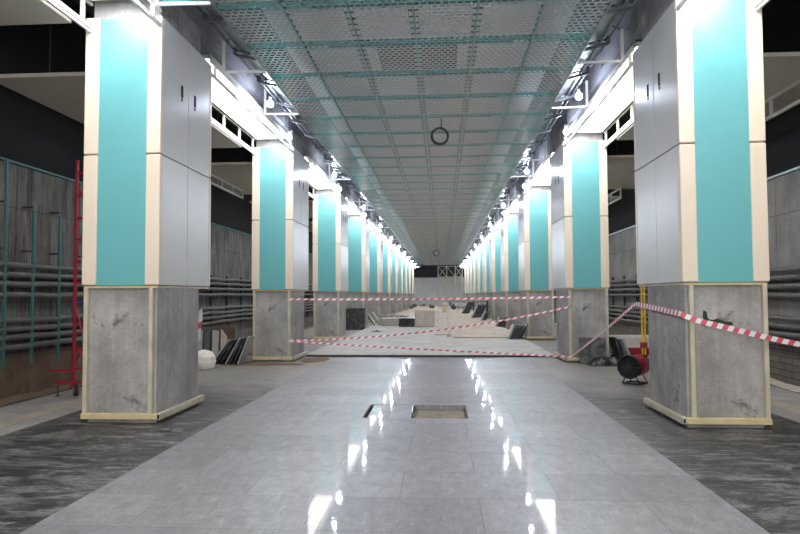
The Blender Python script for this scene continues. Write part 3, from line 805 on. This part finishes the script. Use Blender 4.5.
# white sack, red-white sack
def sack(loc, sx_, sy_, sz_, label, mats, stripes=0):
    b = MB(); n = 18; rings = []
    for j in range(11):
        t_ = j / 10; rr = (1 - .12 * t_ ** 2 - .75 * t_ ** 8) * (.88 + .12 * min(1, t_ * 5)) * (1 + .05 * math.sin(j * 2.3))
        rings.append([b.bm.verts.new((math.cos(q / n * 2 * PI) * sx_ * rr * (1 + .09 * math.sin(3 * q + j)), math.sin(q / n * 2 * PI) * sy_ * rr * (1 + .08 * math.cos(2 * q + j)), t_ * sz_)) for q in range(n)])
    for j, (A, B) in enumerate(zip(rings, rings[1:])):
        for q in range(n):
            f = b.bm.faces.new((A[q], A[(q + 1) % n], B[(q + 1) % n], B[q]))
            if stripes and (q + 2 * j) % 6 < 2: f.material_index = 1
    b.bm.faces.new(rings[0]); b.bm.faces.new(rings[-1])
    o = b.build('sack', mats, smooth=True); o.location = Vector(loc) * S; tag(o, label, 'sack')
sack((-3.99, 11.3, 0), .20, .24, .34, 'white sack slumped on the floor just behind the nearest left column', ('whitebag', 'tapered'))
sack((-4.28, 13.55, 0), .11, .11, .50, 'red and white crumpled sack between the upright slabs and the slab fan', ('whitebag', 'tapered'), 1)
b = MB(); b.box(-4.25, -3.75, 14.0, 14.5, 0, .30, .02); b.box(-4.3, -3.7, 13.95, 14.55, .30, .35, .015)
solo(b, 'pallet_stack', 'plinth', (-4.0, 14.2, 0), 'pale stacked block behind the slab fan on the left', 'block')
# clutter farther down the left side
b = MB(); b.box(-.40, .40, -.22, .22, 0, .78, .015); 
for q in (-.405, .385): b.box(q, q + .02, -.23, .23, 0, .79)
b.box(-.41, .41, -.235, .235, .78, .80)
o = b.build('crate', 'darkslab'); o.location = Vector((-3.0, 24.02, .0)) * S; tag(o, 'tall black crate standing before the fourth left column', 'crate')
slab('stone_slab', (.05, .5, .62), (-2.50, 26.6, .05), (0, math.radians(-34), 0), 'darkslab', 'dark slab tipped over just right of the black crate')
slab('stone_slab', (.09, .55, .62), (-2.28, 26.6, .06), (0, math.radians(-34), 0), 'plinth', 'pale slab tipped over right of the black crate')
for k in range(5):
    b = MB(); b.box(-.32, .32, -.2, .2, 0, .055, .006, seg=1); o = b.build('stone_block', 'greyslab' if k % 2 == 0 else 'plinth'); o.location = Vector((-1.85 + .02 * (k % 2), 26.2, .05 + k * .058)) * S
    tag(o, 'flat stone in the low stack left of the black box, %s from the bottom' % ORD[k], 'stone', 'low stack of flat stones')
for k in range(6):
    b = MB(); b.box(-.085, .085, -.1, .1, 0, .08 + .05 * random.random(), .02, seg=1); o = b.build('rubble_stone', 'plinth' if k % 2 else 'greyslab')
    o.location = Vector((-2.2 + .2 * k, 26.7 + .2 * random.random(), .372)) * S; o.rotation_euler = (0, random.uniform(-.06, .06), random.uniform(-.3, .3))
    tag(o, 'pale broken stone lying on the heap behind the low stack of flat stones', 'stone', 'broken stones behind the low stack')
b = MB(); b.box(-2.3, -1.2, 26.5, 27.1, .045, .36, .06); solo(b, 'rubble_heap', 'plinth', (-1.75, 26.8, .045), 'low grey rubble heap on the left behind the flat stones', 'rubble', kind='stuff')
b = MB(); b.box(-.30, .30, -.25, .25, 0, .06, .008); b.box(-.30, .30, .20, .25, .06, .30); b.box(-.30, -.27, -.25, .2, .06, .30); b.box(.27, .30, -.25, .2, .06, .30); b.box(-.32, .32, -.27, .27, .30, .34, .006)
o = b.build('open_box', 'darkslab'); o.location = Vector((-.98 + .02, 25.2, .05)) * S; o.location.x = -1.10 * S; tag(o, 'open black box with a pale lid beside the pale plinth', 'box')
b = MB(); b.box(-.78, -.02, 24.95, 25.8, .045, .70, .03)
for v in b.bm.verts:
    if v.co.z > .6: v.co.z += .03 * math.sin(v.co.x * 7)
solo(b, 'masonry_plinth', 'plinth', (-.27, 25.3, .045), 'pale square plinth block near the middle of the hall', 'block')
b = MB(); b.lathe([(.12, 0), (.12, .50), (.135, .52), (.135, .62), (.09, .68), (0.001, .70)], (0, 0, 0), n=16)
o = b.build('bollard', 'tube_y', smooth=False); o.location = Vector((.46, 44.2, .07)) * S; tag(o, 'short yellowish bollard standing on the concrete path', 'bollard')
b = MB(); b.box(-.16, .16, -.16, .16, 0, .02, .004); b.lathe([(.05, .02), (.03, .05), (.001, .07)], (0, 0, 0), n=8)
o = b.build('dark_lump', 'darkslab'); o.location = Vector((-1.95, 21.9, .05)) * S; tag(o, 'small dark scrap lying flat on the slab in front of the black crate', 'scrap')

# stacks along the right columns
def stack(cx, cy, n, h, lean, d, what):
    for k in range(n):
        slab('stone_slab', (.05, d, h * random.uniform(.9, 1.05)), (cx + k * .09, cy + random.uniform(-.03, .03), .06 if cy < 19 else .03), (0, lean, 0), 'darkslab' if k else 'greyslab',
             'slab leaning right in the stack %s, %s from the left' % (what, ORD[k]), 'slabs ' + what)
stack(2.12, 18.3, 5, .46, math.radians(24), .45, 'beside the third right column')
stack(2.28, 24.4, 4, .48, math.radians(20), .5, 'by the fourth right column')
stack(2.065, 30.2, 3, .55, math.radians(24), .6, 'by the fifth right column')
stack(1.85, 34.6, 6, .85, math.radians(24), .8, 'with the board on top farther back')
stack(1.60, 43.5, 6, .85, math.radians(26), .8, 'farthest back on the right')
b = MB(); b.box(-.42, .42, -.3, .3, 0, .05, .008); b.box(-.40, -.34, -.25, -.2, -.86, 0); b.box(.34, .40, -.25, -.2, -.86, 0); b.box(-.40, -.34, .2, .25, -.86, 0); b.box(.34, .40, .2, .25, -.86, 0)
o = b.build('trestle', 'darkslab'); o.location = Vector((2.40, 35.6, .90)) * S; tag(o, 'dark trestle board standing behind the right slab stacks', 'trestle')
# rubble at the far end
def stone_bm(sz):
    b = MB(); ret = bmesh.ops.create_icosphere(b.bm, subdivisions=1, radius=1)
    for v in b.bm.verts: v.co = Vector((v.co.x * sz * random.uniform(.7, 1.2), v.co.y * sz * random.uniform(.7, 1.2), v.co.z * sz * random.uniform(.5, .9)))
    return b
for sd, x0, x1, cnt, mt in (('right', .95, 2.3, 24, 'greyslab'), ('left', -2.4, -.2, 14, 'darkslab')):
    protos = []
    for k in range(cnt):
        if k < 3:
            o = stone_bm(.20).build('rubble_stone', mt if k else 'darkslab'); protos.append(o)
        else: o = protos[k % 3].copy(); COL.objects.link(o)
        o.location = Vector((x0 + (x1 - x0) * ((k % 3) + .5 + random.uniform(-.15, .15)) / 3, 48.5 + (k // 3) * 2.1 + random.uniform(-.4, .4), .27 + random.random() * .1)) * S; o.rotation_euler = (random.random() * 3, random.random() * 3, random.random() * 3)
        tag(o, 'broken stone in the rubble before the far wall, %s side' % sd, 'stone', 'rubble stones on the %s at the far end' % sd)
# mounds under the rubble
for sd, cx, w_ in (('right', 1.7, .85), ('left', -1.3, 1.1)):
    b = MB(); n, m_ = 20, 24; rows = []
    for j in range(m_ + 1):
        rows.append([b.bm.verts.new((cx + w_ * (i / n * 2 - 1), 46 + 22 * j / m_, .14 * math.sin(PI * i / n) ** .7 * math.sin(PI * j / m_) ** .5 + random.uniform(-.03, .03) - .02)) for i in range(n + 1)])
    for r0, r1 in zip(rows, rows[1:]):
        for k in range(n): b.bm.faces.new((r0[k], r0[k + 1], r1[k + 1], r1[k]))
    tag(struct(b, 'gravel_mound', 'plinth', 'stuff'), 'pale gravel mound at the far end, %s side' % sd, 'gravel', kind='stuff')

# scaffold and tarpaulin at the end wall
r = empty('truss_scaffold', (.9, 73.5, 0)); tag(r, 'white lattice scaffold standing before the far end wall', 'scaffold')
for px in (-1.05, -.05, .9, 1.7):
    b = MB(); b.tube([(px, 0, 0), (px, 0, 4.6)], .05, 6); b.build('standard', 'white', r)
for z in (1.2, 3.3, 4.5):
    b = MB(); b.tube([(-1.1, 0, z), (1.75, 0, z)], .05, 6); b.build('ledger', 'white', r)
for a, c in (((-1.05, 3.3), (-.05, 4.5)), ((-.05, 3.3), (-1.05, 4.5)), ((.9, 3.3), (-.05, 4.5)), ((.9, 4.5), (1.7, 3.3)), ((.9, 3.3), (1.7, 4.5)), ((-.05, 1.2), (-1.05, 3.3)), ((.9, 1.2), (1.7, 3.3))):
    b = MB(); b.tube([(a[0], 0, a[1]), (c[0], 0, c[1])], .045, 6); b.build('brace', 'white', r)
b = MB(); n, m_ = 24, 12; rows = []
for j in range(m_ + 1): rows.append([b.bm.verts.new((.0 + 2.6 * i / n, 75.93 + .03 * math.sin(i * 1.3 + j * .4), 1.7 + 1.55 * j / m_)) for i in range(n + 1)])
for r0, r1 in zip(rows, rows[1:]):
    for k in range(n): b.bm.faces.new((r0[k], r0[k + 1], r1[k + 1], r1[k]))
o = solo(b, 'tarpaulin', 'tarp', (1.3, 75.9, 1.7), 'pale sheet hanging on the right half of the far wall', 'tarpaulin'); md = o.modifiers.new('s', 'SOLIDIFY'); md.thickness = .01

# ------------------------------------------------------------------ world, camera, view
w = bpy.data.worlds.new('world'); sc.world = w; w.use_nodes = True
w.node_tree.nodes['Background'].inputs['Color'].default_value = (1, .975, .94, 1); w.node_tree.nodes['Background'].inputs['Strength'].default_value = .95

Rt = Vector((0.99785043, 0.06538198, -0.00444137)); U = Vector((0.00722741, -0.04243709, 0.999073)); F = Vector((-0.06513289, 0.99695752, 0.04281841))
cam = bpy.data.cameras.new('camera'); co = bpy.data.objects.new('camera', cam); COL.objects.link(co)
mat = Matrix((Rt, U, -F)).transposed().to_4x4(); mat.translation = Vector((.285, 0, EYE)) * S
co.matrix_world = mat
cam.sensor_width = 36; cam.lens = 640.7 / 800 * 36; cam.clip_end = 300; cam.clip_start = .05
sc.camera = co
sc.view_settings.view_transform = 'Standard'; sc.view_settings.look = 'None'; sc.view_settings.gamma = 1; sc.view_settings.use_curve_mapping = False
sc.view_settings.exposure = 1.32
